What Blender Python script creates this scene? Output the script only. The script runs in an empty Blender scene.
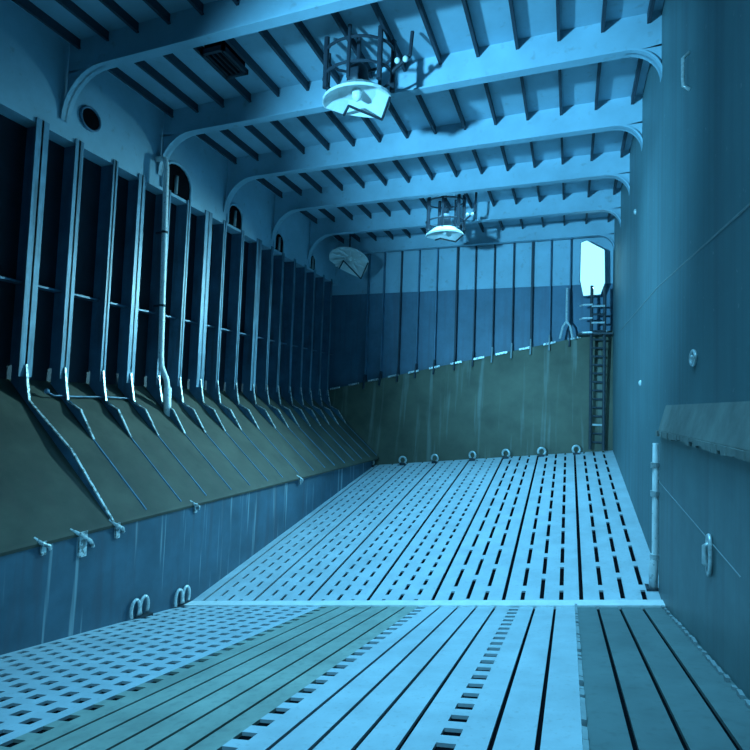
import bpy, math, random
from mathutils import Vector, Matrix
random.seed(7)
S = 6.5            # metres per construction unit (camera to underside of deck beams)
Z0 = 4.6           # lifts the whole hold so that the floor lies above world zero
C = bpy.context.scene.collection

# ------------------------------------------------------------------ camera
def W(x, y, z): return Vector((x * S, y * S, z * S + Z0))
F = 522.0
yc = Vector((195, -35, -F)).normalized()
xc = Vector((1395, -22, F)); xc = (xc - xc.dot(yc) * yc).normalized()
zc = xc.cross(yc)
R3 = Matrix((xc, yc, zc))
cd = bpy.data.cameras.new('camera'); cam = bpy.data.objects.new('camera', cd); C.objects.link(cam)
cd.sensor_width = 36; cd.lens = 36 * F / 750; cd.clip_start = .05; cd.clip_end = 200
cam.matrix_world = Matrix.Translation(W(0, 0, 0)) @ R3.to_4x4()
bpy.context.scene.camera = cam

# ------------------------------------------------------------------ world and lights
sc = bpy.context.scene
sc.view_settings.view_transform = 'Standard'; sc.view_settings.look = 'None'
sc.view_settings.gamma = 1; sc.view_settings.use_curve_mapping = False
sc.view_settings.exposure = 0.0
wd = bpy.data.worlds.new('world'); sc.world = wd; wd.use_nodes = True
wd.node_tree.nodes['Background'].inputs[0].default_value = (.03, .16, .34, 1)
wd.node_tree.nodes['Background'].inputs[1].default_value = .25
TINT = (.15, .59, .94)
def light(kind, name, loc, target, power, size=1.0, col=TINT, angle=None, blend=.6, size_y=None, spread=None):
    l = bpy.data.lights.new(name, kind); o = bpy.data.objects.new(name, l); C.objects.link(o)
    l.energy = power; l.color = col
    if kind == 'AREA':
        l.size = size
        if spread: l.spread = math.radians(spread)
        if size_y: l.shape = 'RECTANGLE'; l.size_y = size_y
    else: l.shadow_soft_size = size
    if angle: l.spot_size = math.radians(angle); l.spot_blend = blend
    o.location = W(*loc)
    o.rotation_euler = (W(*target) - W(*loc)).to_track_quat('-Z', 'Y').to_euler()
    return o
# daylight falling through the open hatchway above and behind the photographer
light('AREA', 'hatch_daylight', (-.40, .20, 1.35), (-.32, .85, -.5), 330, 5.5, size_y=4.0, spread=60)
# work light standing on the slope beside the hopper, aimed along the deckhead
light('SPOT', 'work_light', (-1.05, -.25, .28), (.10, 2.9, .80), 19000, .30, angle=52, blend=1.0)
# added unseen fill lights under the deckhead, over the middle and far floor
light('AREA', 'fill_light_mid', (-.42, 1.76, 1.02), (-.42, 1.80, -.5), 400, 6.0, size_y=1.6, spread=95)
light('AREA', 'fill_light_far', (-.42, 2.58, 1.02), (-.42, 2.62, -.5), 330, 6.0, size_y=1.6, spread=95)

# ------------------------------------------------------------------ materials
def mat(name, col, rough=.55, metal=0.0, var=.25, scale=1.2, stain=None, streak=None, bump=0.0, rust=0.0):
    """painted steel: a base colour broken by noise, optional vertical streaks and stains with shapes of their own"""
    m = bpy.data.materials.new(name); m.use_nodes = True
    nt = m.node_tree; n = nt.nodes; L = nt.links
    b = n['Principled BSDF']; b.inputs['Roughness'].default_value = rough; b.inputs['Metallic'].default_value = metal
    geo = n.new('ShaderNodeNewGeometry')
    nz = n.new('ShaderNodeTexNoise'); nz.inputs['Scale'].default_value = scale; nz.inputs['Detail'].default_value = 7
    nz.inputs['Roughness'].default_value = .65
    L.new(geo.outputs['Position'], nz.inputs['Vector'])
    rp = n.new('ShaderNodeValToRGB'); rp.color_ramp.elements[0].position = .3; rp.color_ramp.elements[1].position = .72
    rp.color_ramp.elements[0].color = (*[c * (1 - var) for c in col], 1)
    rp.color_ramp.elements[1].color = (*[min(1, c * (1 + var)) for c in col], 1)
    L.new(nz.outputs['Fac'], rp.inputs['Fac'])
    cur = rp.outputs['Color']
    def layer(cur, vec_scale, nscale, lo, hi, colour, amount):
        mp = n.new('ShaderNodeMapping'); mp.inputs['Scale'].default_value = vec_scale
        L.new(geo.outputs['Position'], mp.inputs['Vector'])
        t = n.new('ShaderNodeTexNoise'); t.inputs['Scale'].default_value = nscale; t.inputs['Detail'].default_value = 4
        L.new(mp.outputs['Vector'], t.inputs['Vector'])
        r = n.new('ShaderNodeMapRange'); r.inputs['From Min'].default_value = lo; r.inputs['From Max'].default_value = hi
        r.inputs['To Max'].default_value = amount
        L.new(t.outputs['Fac'], r.inputs['Value'])
        mx = n.new('ShaderNodeMix'); mx.data_type = 'RGBA'
        L.new(r.outputs['Result'], mx.inputs['Factor']); L.new(cur, mx.inputs['A'])
        mx.inputs['B'].default_value = (*colour, 1)
        return mx.outputs['Result']
    if streak:
        for (vs, ns, lo, hi, c, a) in streak: cur = layer(cur, vs, ns, lo, hi, c, a)
    if stain:
        for (ns, lo, hi, c, a) in stain: cur = layer(cur, (1, 1, 1), ns, lo, hi, c, a)
    L.new(cur, b.inputs['Base Color'])
    if bump:
        bp = n.new('ShaderNodeBump'); bp.inputs['Strength'].default_value = bump; bp.inputs['Distance'].default_value = .02
        L.new(nz.outputs['Fac'], bp.inputs['Height']); L.new(bp.outputs['Normal'], b.inputs['Normal'])
    return m
def emit(name, col, st):
    m = bpy.data.materials.new(name); m.use_nodes = True; n = m.node_tree.nodes; L = m.node_tree.links
    b = n['Principled BSDF']; b.inputs['Base Color'].default_value = (*col, 1)
    b.inputs['Emission Color'].default_value = (*col, 1); b.inputs['Emission Strength'].default_value = st
    return m
M = {}
M['deckhead'] = mat('pale_deckhead_paint', (.34, .52, .62), .5, var=.14, scale=.8, stain=[(5, .62, .75, (.25, .30, .32), .5)])
M['stiffener'] = mat('shadow_dark_stiffener_paint', (.035, .05, .07), .6, var=.2)  # dark base colour carries the shadows along the deckhead stiffeners
M['side_shell'] = mat('shaded_side_shell_paint', (.014, .02, .032), .6, var=.3)  # near-black base carries the shade in the bays behind the frames
M['frame'] = mat('side_frame_paint', (.09, .19, .28), .45, var=.35, scale=1.5, streak=[((2, 2, .25), 3, .5, .7, (.08, .10, .12), .6)])
M['flange'] = mat('lit_frame_face_paint', (.16, .30, .40), .4, var=.3, scale=2.5, streak=[((3, 3, .25), 3, .48, .64, (.05, .09, .12), .7)])  # lighter than the webs: light on the frame faces put into the colour
M['bare_edge'] = mat('rubbed_bare_edge', (.72, .76, .76), .35, metal=.2, var=.3, scale=9, stain=[(14, .5, .58, (.10, .12, .12), .8)])
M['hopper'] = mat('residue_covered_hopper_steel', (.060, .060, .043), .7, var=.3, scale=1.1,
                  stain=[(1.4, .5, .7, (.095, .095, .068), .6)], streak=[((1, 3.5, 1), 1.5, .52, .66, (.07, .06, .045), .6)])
M['lower_side'] = mat('seeping_lower_plate_paint', (.055, .12, .17), .5, var=.25,
                  streak=[((1, 6, .2), 1.1, .60, .68, (.38, .50, .54), .6), ((1, 3, .3), 1.6, .52, .66, (.06, .08, .11), .6)])
M['right_wall'] = mat('smooth_teal_bulkhead_paint', (.12, .22, .24), .6, var=.12, scale=.6,
                  streak=[((1.5, 3, .1), 1.5, .45, .75, (.10, .13, .15), .6)], stain=[(9, .68, .74, (.4, .45, .45), .4)])
M['frame_pale'] = mat('pale_weld_bead', (.27, .32, .33), .5, var=.2, scale=6)
M['right_low'] = mat('lower_side_plating_paint', (.11, .19, .20), .45, var=.2, scale=1.4, streak=[((1.5, 3, .15), 1.5, .5, .7, (.09, .12, .13), .6)])
M['ledge'] = mat('dusty_ledge_steel', (.24, .26, .24), .75, var=.3, scale=2)
M['ceil_bulk'] = mat('bulkhead_paint', (.09, .18, .26), .5, var=.2, streak=[((3, 1, .2), 2, .5, .7, (.09, .13, .19), .6)])
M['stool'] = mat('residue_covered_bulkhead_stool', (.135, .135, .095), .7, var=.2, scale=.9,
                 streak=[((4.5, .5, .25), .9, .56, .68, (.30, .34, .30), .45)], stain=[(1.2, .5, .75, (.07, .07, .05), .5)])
M['slat'] = mat('scoured_pale_floor_slats', (.47, .54, .58), .42, var=.16, scale=1.6, bump=.15,
                stain=[(22, .58, .72, (.34, .36, .36), .5)])
M['slat_worn'] = mat('green_grey_worn_floor_slats', (.30, .345, .30), .5, var=.25, scale=1.4, stain=[(12, .52, .68, (.18, .22, .2), .5)])
M['slat_dark'] = mat('dark_worn_floor_slats', (.13, .18, .18), .5, var=.2, scale=1.4, stain=[(10, .55, .7, (.09, .12, .12), .5)])
M['bed'] = mat('black_floor_bed', (.003, .004, .006), .9, var=.3)
M['steel_bar'] = mat('bright_bare_steel_bar', (.94, .94, .90), .3, metal=.1, var=.15, scale=5)
M['white'] = mat('white_pipe_paint', (.92, .94, .93), .4, var=.12, scale=6, stain=[(18, .6, .68, (.3, .3, .28), .6)])
M['shade'] = mat('white_enamel_shade', (.85, .87, .86), .35, var=.08, scale=4)
M['cage'] = mat('dark_cage_steel', (.03, .04, .055), .5, var=.3, scale=4)
M['black'] = mat('black_opening', (.004, .005, .007), .8, var=.2)
M['ladder'] = mat('dark_ladder_steel', (.035, .045, .055), .5, var=.4, scale=8)
M['galv'] = mat('galvanised_ring_steel', (.7, .74, .74), .3, metal=.3, var=.3, scale=20)
M['glow'] = emit('floodlight_glow', (.45, .92, .97), 1.0)  # glow of the floodlight lens in the far corner

for k in ('bed', 'black'): M[k].node_tree.nodes['Principled BSDF'].inputs['Specular IOR Level'].default_value = .03

# ------------------------------------------------------------------ mesh builder
class MB:
    def __init__(s): s.v = []; s.f = []; s.m = []
    def poly(s, pts, mi=0):
        i = len(s.v); s.v += [W(*p) for p in pts]; s.f.append(tuple(range(i, i + len(pts)))); s.m.append(mi)
    def hexa(s, a, b, mi=0):
        """solid between two matching polygons a and b"""
        n = len(a); i = len(s.v); s.v += [W(*p) for p in a] + [W(*p) for p in b]
        s.f.append(tuple(range(i + n - 1, i - 1, -1))); s.m.append(mi)
        s.f.append(tuple(range(i + n, i + 2 * n))); s.m.append(mi)
        for k in range(n):
            j = (k + 1) % n; s.f.append((i + k, i + j, i + n + j, i + n + k)); s.m.append(mi)
    def box(s, x0, x1, y0, y1, z0, z1, mi=0):
        s.hexa([(x0, y0, z0), (x1, y0, z0), (x1, y1, z0), (x0, y1, z0)], [(x0, y0, z1), (x1, y0, z1), (x1, y1, z1), (x0, y1, z1)], mi)
    def tube(s, pts, r, n=10, mi=0, closed=False):
        P = [Vector(p) for p in pts]; rings = []; up0 = None
        N = len(P)
        for k, p in enumerate(P):
            if closed: t = (P[(k + 1) % N] - P[k - 1])
            else: t = (P[min(k + 1, N - 1)] - P[max(k - 1, 0)])
            t.normalize()
            if up0 is None: up0 = Vector((0, 0, 1)) if abs(t.z) < .9 else Vector((1, 0, 0))
            u = (up0 - up0.dot(t) * t)
            if u.length < 1e-4: u = Vector((0, 1, 0)) - t.y * t
            u.normalize(); w = t.cross(u); up0 = u
            rr = r[k] if isinstance(r, (list, tuple)) else r
            i = len(s.v); s.v += [W(*(p + rr * (math.cos(a) * u + math.sin(a) * w))) for a in [2 * math.pi * q / n for q in range(n)]]
            rings.append(i)
        rg = range(N) if closed else range(N - 1)
        for k in rg:
            a, b = rings[k], rings[(k + 1) % N]
            for q in range(n): s.f.append((a + q, a + (q + 1) % n, b + (q + 1) % n, b + q)); s.m.append(mi)
        if not closed:
            s.f.append(tuple(rings[0] + q for q in range(n - 1, -1, -1))); s.f.append(tuple(rings[-1] + q for q in range(n))); s.m += [mi, mi]
    def lathe(s, c, prof, n=32, mi=0, a0=0.0):
        """revolve (radius, z) pairs about the vertical through c"""
        rings = []
        for (r, z) in prof:
            rings.append(len(s.v)); s.v += [W(c[0] + r * math.cos(a0 + 2 * math.pi * q / n), c[1] + r * math.sin(a0 + 2 * math.pi * q / n), c[2] + z) for q in range(n)]
        for k in range(len(prof) - 1):
            a, b = rings[k], rings[k + 1]
            for q in range(n): s.f.append((a + q, a + (q + 1) % n, b + (q + 1) % n, b + q)); s.m.append(mi)
    def ball(s, c, r, n=12, mi=0, sq=(1, 1, 1)):
        rings = []
        for k in range(n // 2 + 1):
            th = math.pi * k / (n // 2); rings.append(len(s.v))
            s.v += [W(c[0] + sq[0] * r * math.sin(th) * math.cos(2 * math.pi * q / n), c[1] + sq[1] * r * math.sin(th) * math.sin(2 * math.pi * q / n), c[2] + sq[2] * r * math.cos(th)) for q in range(n)]
        for k in range(n // 2):
            for q in range(n): s.f.append((rings[k] + q, rings[k] + (q + 1) % n, rings[k + 1] + (q + 1) % n, rings[k + 1] + q)); s.m.append(mi)
    def build(s, name, mats, parent=None, origin=None, smooth=False):
        o0 = parent.matrix_world.translation.copy() if parent else Vector((0, 0, 0))
        if parent: o0 = Vector(parent['_o'])
        if origin is not None: own = W(*origin)
        elif parent: own = o0
        else: own = Vector((0, 0, 0))
        me = bpy.data.meshes.new(name); me.from_pydata([v - own for v in s.v], [], s.f)
        if not isinstance(mats, (list, tuple)): mats = [mats]
        for m_ in mats: me.materials.append(M[m_])
        me.polygons.foreach_set('material_index', s.m)
        if smooth: me.polygons.foreach_set('use_smooth', [True] * len(me.polygons))
        me.update()
        o = bpy.data.objects.new(name, me); C.objects.link(o); o['_o'] = list(own)
        if parent: o.parent = parent
        o.location = own - o0
        return o
def tag(o, label=None, cat=None, group=None, kind=None):
    if label: o['label'] = label
    if cat: o['category'] = cat
    if group: o['group'] = group
    if kind: o['kind'] = kind
    return o
def empty(name, p):
    o = bpy.data.objects.new(name, None); C.objects.link(o); o.location = W(*p); o['_o'] = list(W(*p)); o.empty_display_size = .2
    return o
def bx(*a, mi=0):
    m = MB(); m.box(*a, mi=mi); return m
ORD = ['first', 'second', 'third', 'fourth', 'fifth', 'sixth', 'seventh', 'eighth', 'ninth', 'tenth', 'eleventh', 'twelfth', 'thirteenth', 'fourteenth', 'fifteenth', 'sixteenth', 'seventeenth', 'eighteenth']

# ------------------------------------------------------------------ the hold's measures
XR = .220           # main face of the right-hand side
XB = .207           # lower plating on the right, standing proud
XF = -1.50          # inner face of the side frames
XS = -1.565         # side shell behind the frames
XL = -1.130         # lower plate under the hopper
YE = 3.25           # far bulkhead
YN = -1.6           # rear limit of the modelled hold
YSEAM = 1.39
ZB, ZP = 1.0, 1.105 # underside of beams, underside of deck plate
SEAM_L, SEAM_R = (-1.130, YSEAM, -.660), (XR, YSEAM, -.437)
END_L, END_R = (-1.173, 3.13, -.394), (XR, 3.13, -.209)

# ------------------------------------------------------------------ floor
def lerp(a, b, t): return tuple(a[i] + (b[i] - a[i]) * t for i in range(3))
PITCH = .0467
def slat_floor(name, A, B, Cc, D, dashed, mat_of, dash, w=.0042, th=.0045, wd=.0075, duty=.36, long_dash=False):
    """A-B is the near edge (left to right), D-Cc the far edge; u runs across, v along"""
    width = B[0] - A[0]; n = 29; mb = MB()
    P = lambda u, v, dz=0: (lambda q: (q[0], q[1], q[2] + dz))(lerp(lerp(A, B, u), lerp(D, Cc, u), v))
    def slab(u0, u1, v0, v1, mi):
        a = [P(u0, v0, -th), P(u1, v0, -th), P(u1, v1, -th), P(u0, v1, -th)]
        b = [P(u0, v0), P(u1, v0), P(u1, v1), P(u0, v1)]
        mb.hexa(a, b, mi)
    du = PITCH / width; wu = w / width
    k = 0; u = 1.0
    edges = []; G = lambda j: (wd if dashed(j) else w) / width
    while u > 0: edges.append(u); u -= du
    edges.append(0.0)
    length = (Vector(D) - Vector(A)).length
    for i in range(len(edges) - 1):
        u1, u0 = edges[i] - (G(i) if i else 0), edges[i + 1] + (G(i + 1) if i < len(edges) - 2 else 0)
        if u1 <= u0: continue
        mi = mat_of(i); slab(u0, u1, 0, 1, mi)
        kind = dashed(i + 1)
        if i < len(edges) - 2 and kind:
            dsh, dty = (dash, duty) if not long_dash or i + 1 > 11 else (dash * 2.3, .20)
            nd = int(length / dsh)
            off = (i % 2) * .5
            for j in range(nd + 1):
                v0 = max(0, (j + off - .5) / nd); v1 = min(1, (j + off - .5 + dty) / nd)
                if v1 > v0: slab(edges[i + 1] - G(i + 1), edges[i + 1] + G(i + 1), v0, v1, mi)
    # bed underneath
    mb.hexa([P(0, 0, -.020), P(1, 0, -.020), P(1, 1, -.020), P(0, 1, -.020)], [P(0, 0, -.005), P(1, 0, -.005), P(1, 1, -.005), P(0, 1, -.005)], 3)
    o = mb.build(name, ['slat', 'slat_worn', 'slat_dark', 'bed'])
    return o
far = slat_floor('floor', SEAM_L, SEAM_R, END_R, END_L, lambda i: i % 4 != 0, lambda i: 0, .060, w=.0048, wd=.0052, duty=.40, long_dash=True)
tag(far, 'pale slotted steel floor rising from the bright bar to the far bulkhead', kind='structure')
def back(P, y, dx=0):  # carry the near floor towards and past the camera
    return (P[0], y, P[2] + (P[1] - y) * .160)
NL, NR = back(SEAM_L, YN + .3), back((XB, YSEAM, -.440), YN + .3)
near = slat_floor('floor', NL, NR, (XB, YSEAM, -.440), SEAM_L,
                  lambda i: (i > 17) or i in (7, 12), lambda i: 2 if i < 4 else (1 if 11 < i <= 17 else 0), .040, w=.0028, wd=.011, duty=.5)
tag(near, 'slotted steel floor sloping down to the bright bar, worn grey in bands', kind='structure')
b = MB()
sl, sr = lerp(SEAM_L, SEAM_R, .0), lerp(SEAM_L, SEAM_R, 1.0)
def bar(m, a, b_, h, y0, y1, mi=0):
    m.hexa([(a[0], a[1] - y0, a[2]), (b_[0], b_[1] - y0, b_[2]), (b_[0], b_[1] + y1, b_[2]), (a[0], a[1] + y1, a[2])],
           [(a[0], a[1] - y0, a[2] + h), (b_[0], b_[1] - y0, b_[2] + h), (b_[0], b_[1] + y1, b_[2] + h), (a[0], a[1] + y1, a[2] + h)], mi)
bar(b, sl, sr, .009, .034, .004)
tag(b.build('trim_1', 'steel_bar'), 'bright bare steel bar laid across the floor where two slopes meet', kind='structure')

# chipped bare edges along the plating foot and along the joint of the dark slats
for name_, x_, n_, lab in (('trim_2', XB - .006, 26, 'chipped bare weld along the foot of the lower plating'), ('trim_3', XB - 4 * PITCH, 30, 'chipped bare steel edging beside the dark floor slats')):
    m = MB(); rr_ = random.Random(5)
    for k in range(n_):
        y_ = .55 + k * (.82 / n_); l_ = rr_.uniform(.006, .022)
        t_ = (x_ - NL[0]) / (NR[0] - NL[0]); zz = NL[2] + (NR[2] - NL[2]) * t_ - (y_ - NL[1]) * .160
        m.box(x_ - .003, x_ + .0025, y_, y_ + l_, zz - .004, zz + rr_.uniform(.003, .006))
    tag(m.build(name_, 'frame_pale'), lab, kind='structure')

# ------------------------------------------------------------------ ceiling
m = MB(); m.box(XS - .03, XR + .05, .72, YE + .1, ZP, ZP + .03); m.box(XS - .03, XR + .05, YN, -.9, ZP, ZP + .03)
ceiling = tag(m.build('ceiling', 'deckhead'), 'pale blue painted steel deckhead crossed by beams', kind='structure')
YH = .73           # edge of the hatchway
m = MB(); m.box(XS, XR, .705, .72, ZP - .10, ZP + .12); m.build('hatch_coaming', 'deckhead', ceiling)
BEAMS = [1.146 + .41 * k for k in range(6)]
BEAMS[5] = 3.19
xs = [-.048 + .1175 * k for k in range(-12, 3)]
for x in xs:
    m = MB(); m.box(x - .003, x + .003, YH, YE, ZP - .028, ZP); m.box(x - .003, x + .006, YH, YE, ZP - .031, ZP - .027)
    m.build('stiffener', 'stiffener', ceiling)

# ------------------------------------------------------------------ side shell on the left
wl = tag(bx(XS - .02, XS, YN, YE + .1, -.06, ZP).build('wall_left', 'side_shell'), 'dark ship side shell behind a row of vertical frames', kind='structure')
m = MB(); m.box(XS, XF - .006, YN, YE, .815, ZP)
m.hexa([(XS, YN, .815), (XF - .006, YN, .815), (XF - .006, YN, .80), (XS, YN, .80)], [(XS, YE, .815), (XF - .006, YE, .815), (XF - .006, YE, .80), (XS, YE, .80)])
tag(m.build('upper_strake', 'deckhead', wl), 'pale painted upper strake')
def hz(x): return .02 - (x + 1.55) * .857
m = MB(); m.hexa([(XS, YN, hz(XS)), (XL, YN, hz(XL)), (XL + .005, YN, hz(XL) - .006), (XL + .003, YN, hz(XL) - .014), (XS, YN, hz(XS) - .02)],
                 [(XS, YE, hz(XS)), (XL, YE, hz(XL)), (XL + .005, YE, hz(XL) - .006), (XL + .003, YE, hz(XL) - .014), (XS, YE, hz(XS) - .02)])
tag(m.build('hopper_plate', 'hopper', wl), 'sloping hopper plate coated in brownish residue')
m = MB(); m.hexa([(XL - .02, YN, hz(XL)), (XL, YN, hz(XL)), (XL, YN, -.35), (XL - .02, YN, -.35)],
                 [(XL - .02, YSEAM, hz(XL)), (XL, YSEAM, hz(XL)), (XL, YSEAM, -.72), (XL - .02, YSEAM, -.72)])
m.hexa([(XL - .02, YSEAM, hz(XL)), (XL, YSEAM, hz(XL)), (XL, YSEAM, -.72), (XL - .02, YSEAM, -.72)],
       [(XL - .045, YE, hz(XL)), (XL - .025, YE, hz(XL)), (XL - .025, YE, -.46), (XL - .045, YE, -.46)])
tag(m.build('lower_plate', 'lower_side', wl), 'vertical blue lower plate with white drip streaks')
# arched recesses in the strake beside the beam ends, with pale rims
for (y0, y1) in [(1.566, 1.728), (1.982, 2.095), (2.392, 2.49), (2.80, 2.875)]:
    yc_, r_ = (y0 + y1) / 2, (y1 - y0) / 2
    pf = [(y0, .812)] + [(yc_ - r_ * math.cos(math.radians(20 * k)), .865 + r_ * .9 * math.sin(math.radians(20 * k))) for k in range(10)] + [(y1, .812)]
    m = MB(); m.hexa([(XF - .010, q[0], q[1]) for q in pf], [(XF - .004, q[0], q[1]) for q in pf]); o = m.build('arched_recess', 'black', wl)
    m = MB(); m.tube([(XF - .002, q[0], q[1]) for q in pf], .006, 8); m.build('recess_rim', 'deckhead', o, smooth=True)
    m = MB(); m.tube([(XF + .001, y0 + r_ * .9, .812), (XF + .001, y0 + r_ * .9, .885)], .007, 8); m.build('recess_pipe', 'frame_pale', o, smooth=True)
# stringer seen faintly half way up
m = MB(); m.box(XS, XS + .035, YN, YE, .318, .324)
m.build('stringer', 'frame', wl)

# ------------------------------------------------------------------ side on the right
wr = tag(bx(XR, XR + .03, YN, YE + .1, -.75, ZP).build('wall_right', 'right_wall'), 'smooth teal steel bulkhead along the hold', kind='structure')
m = MB()
for (a, b_) in [((2.71, .388), (.72, .285)), ((1.53, -.12), (.80, -.33))]:
    pass
m.tube([(XR, 2.71, .388), (XR, 1.6, .345), (XR, .6, .265)], .0018, 6)
m.build('weld_seam', 'frame_pale', wr)
m = MB(); m.tube([(XB, 1.50, -.165), (XB, .80, -.205)], .0012, 6); m.build('weld_seam', 'frame_pale', wr)
m = MB(); m.hexa([(XR, YN, .018), (XB, YN, -.043), (XB, YN, -.5), (XR, YN, -.5)], [(XR, YSEAM + .06, .018), (XB, YSEAM + .06, -.043), (XB, YSEAM + .06, -.5), (XR, YSEAM + .06, -.5)])
m.build('lower_plating', 'right_low', wr)
m = MB(); m.box(XB + .001, XR, YSEAM + .058, YSEAM + .064, -.45, -.045); m.build('end_gap', 'black', wr)
m = MB(); m.hexa([(XR, YN, .020), (XB - .003, YN, -.041), (XB - .003, YN, -.046), (XR, YN, .014)], [(XR, YSEAM + .06, .020), (XB - .003, YSEAM + .06, -.041), (XB - .003, YSEAM + .06, -.046), (XR, YSEAM + .06, .014)])
random.seed(3)
for k in range(34):   # crusted lower lip
    y = .55 + k * .027; d = random.uniform(.002, .012)
    m.box(XB - .004 - random.uniform(0, .003), XB, y, y + .027, -.046 - d, -.043)
tag(m.build('sloping_ledge', 'ledge', wr), 'dusty sloping ledge with ragged lower lip')

# ------------------------------------------------------------------ far bulkhead
wf = MB(); wf.box(XS - .02, XR + .03, YE, YE + .03, -.5, ZP)
wf = tag(wf.build('wall_far', 'ceil_bulk'), 'stiffened steel bulkhead closing the far end of the hold', kind='structure')
m = MB(); m.box(XS, XR, YE - .004, YE, .735, ZP)  # paler tone over the upper part of the bulkhead
tag(m.build('upper_plating', 'deckhead', wf), 'pale band across the top of the bulkhead')
ST_L, ST_R = (XS, YE - .03, .075), (XR, YE - .03, .46)
m = MB(); m.hexa([(-1.25, 3.12, -.44), (XR, 3.12, -.22), (XR, 3.16, -.26), (-1.25, 3.16, -.48)], [ST_L, ST_R, (XR, YE, .46), (XS, YE, .075)])
m.hexa([(-1.25, 3.12, -.44), (-1.25, 3.16, -.48), (XS, YE, -.1), (XS, YE - .03, -.1)], [ST_L, (ST_L[0] + .02, YE, ST_L[2]), (XS, YE, .07), (XS, YE - .03, .07)])
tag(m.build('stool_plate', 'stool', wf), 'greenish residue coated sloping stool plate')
def on_stool(t): return lerp(ST_L, ST_R, t)
m = MB()
N = 13
for k in range(N):  # rubbed pale lengths of the stool's top edge
    a, b_ = on_stool((k + .28) / N), on_stool((k + .78) / N)
    m.hexa([(a[0], a[1] - .012, a[2] - .006), (b_[0], b_[1] - .012, b_[2] - .006), (b_[0], b_[1], b_[2] - .006), (a[0], a[1], a[2] - .006)],
           [(a[0], a[1] - .012, a[2] + .006), (b_[0], b_[1] - .012, b_[2] + .006), (b_[0], b_[1], b_[2] + .006), (a[0], a[1], a[2] + .006)])
m.build('stool_edge', 'bare_edge', wf)
EX = [-1.28, -1.17, -1.05, -.93, -.81, -.68, -.565, -.45, -.335, -.225, -.12, -.01]
for i, x in enumerate(EX):
    t = (x - ST_L[0]) / (ST_R[0] - ST_L[0]); z = on_stool(t)[2]
    m = MB(); w = .005 if i in (5, 9) else .0028
    m.box(x - w, x + w, YE - .035, YE, z + .005, ZP)
    o = m.build('bulkhead_stiffener', 'stiffener' if i in (2, 5, 6, 7, 8, 9) else 'frame', wf)
    m = MB(); m.hexa([(x - .004, YE - .06, z - .045), (x + .004, YE - .06, z - .045), (x + .004, YE, z - .045), (x - .004, YE, z - .045)],
                     [(x - .004, YE - .036, z + .05), (x + .004, YE - .036, z + .05), (x + .004, YE, z + .05), (x - .004, YE, z + .05)])
    m.build('foot_bracket', 'frame_pale' if i in (7, 8, 9, 10) else 'stiffener', o)

# ------------------------------------------------------------------ deck beams
beam_txt = ['topmost in view and cropped by the frame', 'just behind the bigger cage lamp', 'third along the deckhead', 'in front of the smaller cage lamp',
            'just behind the smaller cage lamp', 'against the far bulkhead']
def arc(cx, cz, r, a0, a1, n=9): return [(cx + r * math.cos(math.radians(a0 + (a1 - a0) * k / n)), cz + r * math.sin(math.radians(a0 + (a1 - a0) * k / n))) for k in range(n + 1)]
for i, y in enumerate(BEAMS):
    root = empty('deck_beam', (-.65, y, ZB))
    tag(root, 'pale blue deck beam with rounded end brackets, ' + beam_txt[i], 'beam', 'deck beams across the ceiling')
    m = MB(); m.box(XF, XR, y - .003, y + .003, ZB + .004, ZP); m.build('web', 'deckhead', root)
    m = MB(); m.box(XF + .1, XR - .09, y - .016, y + .016, ZB, ZB + .005)
    m.build('flange', 'deckhead', root)
    # rubbed pale edge of flange, in short lengths
    # rounded brackets
    for side in (-1, 1):
        r = .15 if side < 0 else .09
        xo = XF if side < 0 else XR
        m = MB()
        inner = arc(xo - side * r, ZB - r, r, (180 if side < 0 else 0), 90, 9)
        corner = (xo, ZB + .01)
        for k in range(len(inner) - 1):
            p, q = inner[k], inner[k + 1]
            m.hexa([(p[0], y - .003, p[1]), (q[0], y - .003, q[1]), (corner[0], y - .003, corner[1])], [(p[0], y + .003, p[1]), (q[0], y + .003, q[1]), (corner[0], y + .003, corner[1])])
            m.hexa([(p[0], y - .016, p[1]), (q[0], y - .016, q[1]), (q[0], y + .016, q[1]), (p[0], y + .016, p[1])],
                   [(p[0] + side * .004, y - .016, p[1] + .004), (q[0] + side * .004, y - .016, q[1] + .004), (q[0] + side * .004, y + .016, q[1] + .004), (p[0] + side * .004, y + .016, p[1] + .004)])
        m.build('end_bracket', 'deckhead', root)

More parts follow.
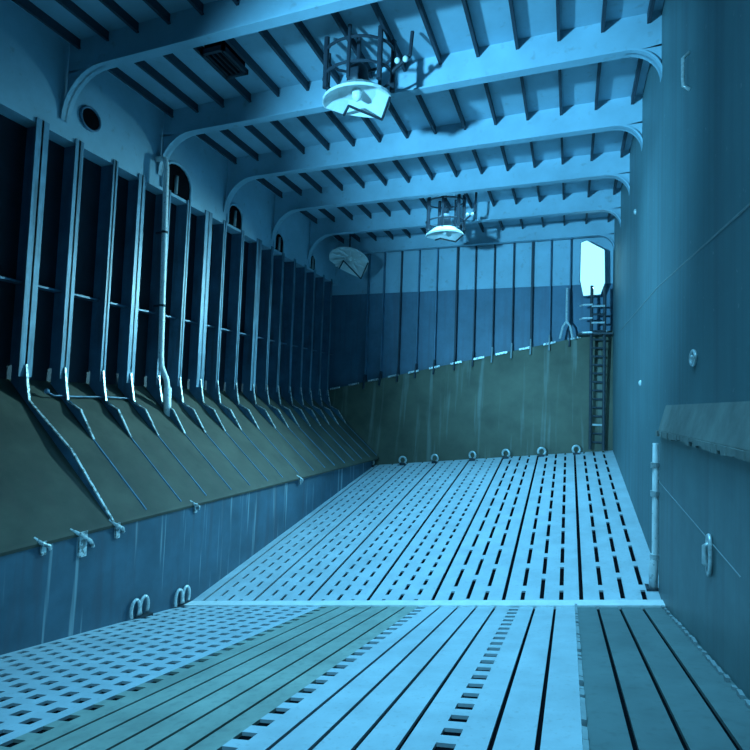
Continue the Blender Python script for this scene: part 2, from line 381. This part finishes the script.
# ------------------------------------------------------------------ side frames
FY = [1.075, 1.2015, 1.3455, 1.467, 1.605, 1.722, 1.850, 1.966, 2.106, 2.25, 2.376, 2.49, 2.62, 2.75, 2.87, 3.00, 3.12]
WIDE = {0: .040, 1: .030, 3: .034, 6: .046, 9: .042}
def side_frame(y, i, label):
    root = empty('side_frame', (XF, y, .02))
    tag(root, label, 'frame', 'vertical frames along the dark ship side')
    w = WIDE.get(i, .020) / 2
    m = MB(); m.box(XS, XF, y - .003, y + .003, .075, .815); m.build('web', 'frame', root)
    m = MB(); m.box(XF - .004, XF, y - w, y + w, .04, .815); m.build('flange', 'flange', root)
    # foot bracket: leaf-shaped sheet standing on the hopper, free edge rubbed bright
    L = .37 if i == 0 else .14
    xt = XF + L
    free = [(XF, .075), (XF + .010, .02), (XF + .022, -.03), (XF + L * .55, hz(XF + L * .55) + .035), (xt, hz(xt))]
    base = [(xt, hz(xt)), (XF, hz(XF)), (XS + .01, hz(XS + .01)), (XS + .01, .075)]
    poly = free + base[1:]
    m = MB(); cpt = (XF - .02, .0)
    for k in range(len(poly)):
        p, q = poly[k], poly[(k + 1) % len(poly)]
        m.hexa([(p[0], y - .003, p[1]), (q[0], y - .003, q[1]), (cpt[0], y - .003, cpt[1])], [(p[0], y + .003, p[1]), (q[0], y + .003, q[1]), (cpt[0], y + .003, cpt[1])])
    br = m.build('foot_bracket', 'frame', root)
    m = MB(); ww = .0035
    for k in range(len(free) - 1):
        p, q = free[k], free[k + 1]
        m.hexa([(p[0], y - ww, p[1]), (q[0], y - ww, q[1]), (q[0], y + ww, q[1]), (p[0], y + ww, p[1])],
               [(p[0] + .0035, y - ww, p[1] + .002), (q[0] + .0035, y - ww, q[1] + .003), (q[0] + .0035, y + ww, q[1] + .002), (p[0] + .0035, y + ww, p[1] + .002)])
    m.build('bracket_edge', 'bare_edge', br)
    # rib continuing down the hopper
    m = MB(); x2 = XL - .01
    m.hexa([(xt - .01, y - .004, hz(xt - .01) - .002), (x2, y - .004, hz(x2) - .002), (x2, y + .004, hz(x2) - .002), (xt - .01, y + .004, hz(xt - .01) - .002)],
           [(xt - .01, y - .002, hz(xt - .01) + .003), (x2, y - .002, hz(x2) + .003), (x2, y + .002, hz(x2) + .003), (xt - .01, y + .002, hz(xt - .01) + .003)])
    m.build('hopper_rib', 'frame', root)
for i, y in enumerate(FY):
    if i < 4: t = 'broad dark side frame, ' + ['fourth', 'third', 'second', 'next one'][i] + ' from the bright white pipe towards the camera'
    elif i == 4: t = 'dark side frame standing directly behind the bright white pipe'
    else: t = 'slender blue side frame, ' + ORD[i - 5] + ' past the bright white pipe towards the far bulkhead'
    if i == 0: t = 'broad dark side frame with one long bright bracket running down the hopper'
    side_frame(y, i, t)

# ------------------------------------------------------------------ white pipe and cables on the ship side
p = empty('vertical_pipe', (-1.445, 1.603, -.10)); tag(p, 'bright white pipe running down the dark ship side to the hopper', 'pipe')
m = MB(); m.tube([(XF - .003, 1.532, .905), (-1.475, 1.533, .905), (-1.462, 1.535, .895), (-1.458, 1.537, .87), (-1.455, 1.562, .15), (-1.453, 1.566, .11), (-1.451, 1.594, .06), (-1.449, 1.601, .02), (-1.445, 1.603, -.10)], .0105, 14)
m.build('tube', 'white', p, smooth=True)
m = MB(); m.tube([(-1.449, 1.6015, .03), (-1.4455, 1.603, -.09)], .0135, 14); m.build('sleeve', 'white', p, smooth=True)
for z in (.62, .34):
    yy = 1.537 + (.87 - z) / .72 * .025; xx = -1.456
    m = MB(); m.tube([(xx, yy, z - .004), (xx, yy, z + .004)], .0125, 12); m.box(XF + .003, xx - .008, yy - .003, yy + .003, z - .004, z + .004)
    m.build('clamp', 'ladder', p)
m = MB(); m.tube([(XF + .012, 1.135, .0), (XF + .012, 1.16, -.012), (XF + .006, 1.25, -.014), (XF + .006, 1.36, -.012), (XF + .006, 1.47, -.016)], .0028, 8); m.ball((XF + .008, 1.14, 0), .008)
tag(m.build('cable_conduit', 'frame', origin=(XF, 1.14, 0)), 'thin pale conduit strung between frame feet above the hopper', 'conduit')
m = MB()
ring = [(.034 * math.cos(a), .034 * math.sin(a)) for a in [2 * math.pi * k / 20 for k in range(20)]]
m.hexa([(XF - .006, 1.235 + q[0], .905 + q[1]) for q in ring], [(XF - .001, 1.235 + q[0], .905 + q[1]) for q in ring])
vf = empty('round_vent', (XF, 1.235, .905)); tag(vf, 'round dark vent opening high on the ship side under the deckhead', 'vent')
m.build('opening', 'black', vf)
m = MB(); m.tube([(XF - .001, 1.235 + q[0] * 1.08, .905 + q[1] * 1.08) for q in ring], .004, 8, closed=True); m.build('rim', 'frame', vf, smooth=True)

# ------------------------------------------------------------------ square hatch in the deckhead
h = empty('ceiling_vent', (-1.045, 1.325, ZP)); tag(h, 'small square dark vent set in the pale ceiling between stiffeners', 'vent')
m = MB(); m.box(-1.082, -1.012, 1.27, 1.385, ZP - .040, ZP - .005); m.build('opening', 'black', h)
m = MB()
for (a, b_, c, d) in [(-1.090, -1.004, 1.262, 1.272), (-1.090, -1.004, 1.383, 1.393), (-1.090, -1.080, 1.262, 1.393), (-1.014, -1.004, 1.262, 1.393)]: m.box(a, b_, c, d, ZP - .046, ZP - .03)
m.build('rim', 'cage', h)
m = MB()
for k in range(4): m.box(-1.082 + .0175 * k + .006, -1.082 + .0175 * k + .009, 1.27, 1.385, ZP - .044, ZP - .040)
m.build('grille', 'ladder', h)

# ------------------------------------------------------------------ caged lamps
def cage_lamp(c, label, r=.082, cage=True, zt=None):
    x, y, z = c; root = empty('cage_lamp', c); tag(root, label, 'lamp', 'lamps hanging from the deckhead')
    # enamel shade: rounded on the near side, drawn to a point on the far side
    rim = [(math.cos(math.radians(180 + 15 * k)), .80 * math.sin(math.radians(180 + 15 * k))) for k in range(13)]
    rim += [(.78, .50), (.38, 1.0), (-.1, .78), (-.6, .48)]
    m = MB(); prev = None
    for (f_, dz) in [(.16, .034), (.28, .034), (.60, .026), (1.0, -.004), (1.0, -.012), (.97, -.012), (.57, .018), (.2, .024), (.02, .024)]:
        i0 = len(m.v); m.v += [W(x + r * f_ * q[0], y + r * f_ * q[1], z + dz) for q in rim]; n_ = len(rim)
        if prev is not None:
            for q in range(n_): m.f.append((prev + q, prev + (q + 1) % n_, i0 + (q + 1) % n_, i0 + q)); m.m.append(0)
        prev = i0
    m.build('shade', 'shade', root)
    m = MB(); m.ball((x, y, z + .012), .016, 14, sq=(1, 1, 1.3)); m.build('bulb', 'shade', root, smooth=True)
    m = MB(); zz = z - .016
    pts = [(x - r * .60, y + r * .46, z - .014), (x - r * .20, y - r * .10, z - .026), (x + r * .38, y + r * 1.02, z - .014), (x + r * .97, y + r * .02, z - .014)]
    for k in range(3): m.tube([pts[k], pts[k + 1]], .0042, 6)
    m.build('wire_guard', 'cage', root)
    if cage:
        top = zt or ZP - .02; rr = r * 1.0
        for k in range(7):
            a = 2 * math.pi * (k + .3) / 7; px, py = x + rr * math.cos(a), y + rr * .75 * math.sin(a)
            m = MB(); m.tube([(px, py, z + .015), (px, py, top)], .006 if k % 2 else .0085, 8); m.build('cage_bar', 'cage', root)
        for zz in (z + .062, top - .035):
            m = MB(); m.tube([(x + rr * math.cos(a), y + rr * .75 * math.sin(a), zz) for a in [2 * math.pi * q / 20 for q in range(20)]], .0045, 6, closed=True); m.build('cage_hoop', 'cage', root)
        m = MB(); m.lathe(c, [(0, .10), (.020, .10), (.030, .09), (.034, .05), (.030, .034), (0, .034)], 16); m.build('lamp_body', 'cage', root, smooth=True)
        m = MB(); m.tube([(x, y, z + .10), (x, y, top + .02)], .007, 8); m.build('stem', 'cage', root)
        m = MB(); m.tube([(x + rr, y, z + .06), (x + rr + .055, y, z + .10), (x + rr + .06, y, top)], .006, 8); m.build('side_brace', 'cage', root)
        for dx in (.02, .045):
            m = MB(); m.ball((x + rr + dx, y - .01, z + .085), .009, 10); m.build('cable_gland', 'shade', root, smooth=True)
    else:
        m = MB(); m.lathe(c, [(0, .05), (.022, .05), (.03, .034), (0, .034)], 14); m.build('lamp_body', 'cage', root)
        m = MB(); m.tube([(x, y, z + .05), (x, y, ZP - .005)], .006, 8); m.build('stem', 'cage', root)
        m = MB()
        for k in range(10):
            a = 2 * math.pi * k / 10; m.tube([(x + .03 * math.cos(a), y + .03 * math.sin(a), z + .006), (x + r * .9 * math.cos(a), y + r * (.72 if math.sin(a) < 0 else .5) * math.sin(a), z - .020)], .006, 6)
        m.build('shade_ribs', 'shade', root)
        for ch in root.children:
            if ch.name.split('.')[0] in ('shade', 'bulb', 'wire_guard', 'shade_ribs', 'lamp_body'): ch.rotation_euler = (-.62, .12, 0)
cage_lamp((-.615, 1.40, .915), 'bigger caged lamp with white shade hanging between beams by the square vent', r=.108)
cage_lamp((-.62, 2.60, .885), 'small caged lamp with pale shade hanging midway down the deckhead', r=.098)
cage_lamp((-1.31, 2.96, .890), 'white ribbed lamp shade in the far corner by the side frames', r=.135, cage=False)

# ------------------------------------------------------------------ bright lamp, ladder, pole at the far corner
fl = empty('floodlight', (.108, 3.17, .78)); tag(fl, 'glaring white light high in the far corner above the ladder', 'light')
prof = [(.046, .955), (.075, .965), (.168, .905), (.172, .72), (.150, .655), (.062, .650), (.044, .74)]
m = MB(); m.hexa([(q[0], 3.150, q[1]) for q in prof], [(q[0], 3.156, q[1]) for q in prof]); m.build('lens', 'glow', fl)
pr2 = [(.108 + (q[0] - .108) * 1.06, .80 + (q[1] - .80) * 1.03) for q in prof]
m = MB(); m.hexa([(q[0], 3.156, q[1]) for q in pr2], [(q[0], 3.185, q[1]) for q in pr2]); m.build('housing', 'ceil_bulk', fl)
l = light('AREA', 'floodlight_beam', (.06, 3.12, .80), (-1.5, 1.5, .0), 330, .7, col=(.30, .80, 1), size_y=1.6, spread=50)

ld = empty('ladder', (.15, 3.13, -.2)); tag(ld, 'dark steel ladder climbing the far corner below the white light', 'ladder')
for x, zt in ((.105, .70), (.172, .69)):
    m = MB(); m.tube([(x, 3.08, -.21), (x, 3.12, .40), (x, 3.13, zt)], .0085, 8); m.build('rail', 'ladder', ld)
for k in range(17):
    z = -.17 + k * .047
    m = MB(); m.tube([(.105, 3.10 + z * .03, z), (.172, 3.10 + z * .03, z)], .0058, 8); m.build('rung', 'galv' if k in (2, 14, 16) else 'ladder', ld)
for z in (.585, .51, .43):
    m = MB(); m.tube([(.045, 3.12, z), (.06, 3.09, z), (.108, 3.085, z)], .0052, 8); m.build('grab_rail', 'galv', ld)
m = MB(); m.box(.035, .21, 3.09, 3.20, .420, .430); m.build('landing_plate', 'ladder', ld)
pp = empty('forked_pole', (-.025, 3.14, .42)); tag(pp, 'thin pale pole with forked foot standing on the stool edge beside the ladder', 'pole')
m = MB(); m.tube([(-.026, 3.17, .70), (-.026, 3.15, .50)], .0065, 8); m.build('shaft', 'galv', pp)
for x in (-.060, .008):
    m = MB(); m.tube([(-.026, 3.15, .505), (x * .6 - .010, 3.15, .475), (x, 3.15, .405)], .0062, 8); m.build('fork_leg', 'galv', pp)

# ------------------------------------------------------------------ lashing hooks at the foot of the far stool
def hook(name, c, r, label, group, yaw=0, t=.0058, open_=70, parts=True, cat='hook'):
    root = empty(name, c); tag(root, label, cat, group)
    n = 12; pts = []
    for k in range(n + 1):
        a = math.radians(-60 + (360 - open_) * k / n)
        pts.append((c[0] + r * math.cos(a) * math.cos(yaw), c[1] + r * math.cos(a) * math.sin(yaw), c[2] + r * 1.15 + r * math.sin(a)))
    m = MB(); m.tube(pts, t, 8); m.build('ring', 'galv', root, smooth=True)
    m = MB(); m.box(c[0] - r * .8, c[0] + r * .8, c[1] - r * .5, c[1] + r * .5, c[2] - .012, c[2] + .006); m.build('base_plate', 'ladder', root)
HK = [(-1.155, -.375, 'first'), (-.955, -.350, 'second'), (-.755, -.325, 'third'), (-.530, -.292, 'fourth'), (-.340, -.268, 'fifth'), (-.145, -.245, 'sixth'), (.035, -.222, 'seventh')]
for k, (x, z, o) in enumerate(HK):
    hook('lashing_ring', (x, 3.08, z - .015), .020 if k else .016, 'pale curled lashing ring at the foot of the far stool, %s from the hopper side' % o, 'lashing rings at the far end of the floor', yaw=random.uniform(-.5, .5), open_=60 + 12 * (k % 3), cat='ring')

# fittings at the foot of the left lower plate
def fitting(c, label, k):
    root = empty('twin_ring_fitting', c); tag(root, label, 'fitting')
    for dy in (-.016, .016):
        pts = [(c[0] + .008, c[1] + dy + .015 * math.cos(a), c[2] + .03 + .028 * math.sin(a)) for a in [math.radians(-40 + 260 * q / 12) for q in range(13)]]
        m = MB(); m.tube(pts, .0045, 8); m.build('ring', 'galv', root, smooth=True)
    m = MB(); m.box(c[0], c[0] + .02, c[1] - .04, c[1] + .04, c[2] - .01, c[2] + .006); m.build('base_plate', 'ladder', root)
fitting((XL, 1.355, -.655), 'pair of upright steel rings at the left plate foot beside the floor bar', 0)
fitting((XL, 1.18, -.628), 'pair of steel rings at the plate foot nearer the camera', 1)
CL = [(.985, .030, 'bright rubbed bracket at the hopper foot under the long frame bracket'), (1.09, .020, 'small pale cleat on the hopper lower edge just past the rubbed bracket'),
      (1.40, .015, 'small pale cleat on the hopper lower edge above the two upright rings'), (.88, .016, 'small pale cleat on the hopper lower edge, closest to the camera'), (2.1, .016, 'small pale cleat on the hopper lower edge, deepest into the hold')]
for (y, s_, lab) in CL:
    root = empty('cleat', (XL, y, hz(XL) - .02)); tag(root, lab, 'cleat')
    m = MB(); z = hz(XL); m.box(XL, XL + .006, y - s_ * .4, y + s_ * .3, z - s_ * 2.2, z - .004); m.build('tab', 'bare_edge', root)
    m = MB(); m.tube([(XL - .01, y - s_, z + .004), (XL + .010, y - s_ * .5, z - .008), (XL + .010, y + s_ * .5, z - s_), (XL + .003, y + s_, z - s_ * 1.6)], .0045, 8); m.build('bent_bar', 'bare_edge', root)

# ------------------------------------------------------------------ fittings on the right-hand side
p = empty('guard_pipe', (XR - .012, YSEAM + .05, -.43)); tag(p, 'white pipe standing at the end of the lower plating beside the floor bar', 'pipe')
x, y = XR - .018, YSEAM + .085
m = MB(); m.tube([(x, y, -.075), (x, y, -.35), (x - .004, y - .006, -.375), (x - .004, y - .006, -.43)], [.0075, .0075, .010, .010], 12); m.build('tube', 'white', p, smooth=True)
for z in (-.13, -.20, -.355):
    m = MB(); m.tube([(x, y, z - .007), (x, y, z + .007)], .0115, 12); m.box(x, XR, y - .003, y + .003, z - .004, z + .004); m.build('clamp', 'galv', p)
m = MB(); m.box(x - .02, x + .02, y - .02, y + .02, -.437, -.428); m.build('base_flange', 'ladder', p)
m = MB(); m.tube([(XR, 1.19, .745), (XR - .012, 1.192, .735), (XR - .012, 1.19, .69), (XR - .012, 1.185, .672), (XR, 1.185, .662)], .0035, 8)
hh = tag(m.build('grab_handle', 'galv', origin=(XR, 1.19, .7), smooth=True), 'small pale grab handle high on the teal bulkhead', 'handle')
e = empty('eye_plate', (XR, 1.134, .107)); tag(e, 'round pad eye on the teal bulkhead above the dusty ledge', 'eye')
m = MB(); m.tube([(XR - .003, 1.134 + .020 * math.cos(a), .107 + .013 * math.sin(a)) for a in [2 * math.pi * q / 16 for q in range(16)]], .0035, 8, closed=True); m.build('ring', 'galv', e, smooth=True)
m = MB(); m.ball((XR - .003, 1.134, .107), .006, 10); m.build('pin', 'galv', e, smooth=True)
for (y, z, lab) in [(1.936, .098, 'small bright stud on the bulkhead beyond the round pad eye'), (2.13, .75, 'small pale stud high on the bulkhead, below the ceiling brackets')]:
    m = MB(); m.ball((XR - .002, y, z), .010, 12, sq=(.6, 1, 1)); tag(m.build('stud', 'galv', origin=(XR, y, z), smooth=True), lab, 'stud')
g = empty('recessed_handle', (XB, .945, -.215)); tag(g, 'long oval handle on the lower plating near the camera', 'handle')
m = MB(); m.tube([(XB - .004, .947 + .010 * math.cos(a), -.215 + .030 * math.sin(a)) for a in [2 * math.pi * q / 20 for q in range(20)]], .003, 8, closed=True); m.build('rim', 'galv', g, smooth=True)
m = MB(); m.tube([(XB, .947, -.235), (XB - .010, .947, -.228), (XB - .010, .947, -.202), (XB, .947, -.195)], .0035, 8); m.build('grip', 'galv', g, smooth=True)
for o in bpy.data.objects:
    if '_o' in o: del o['_o']
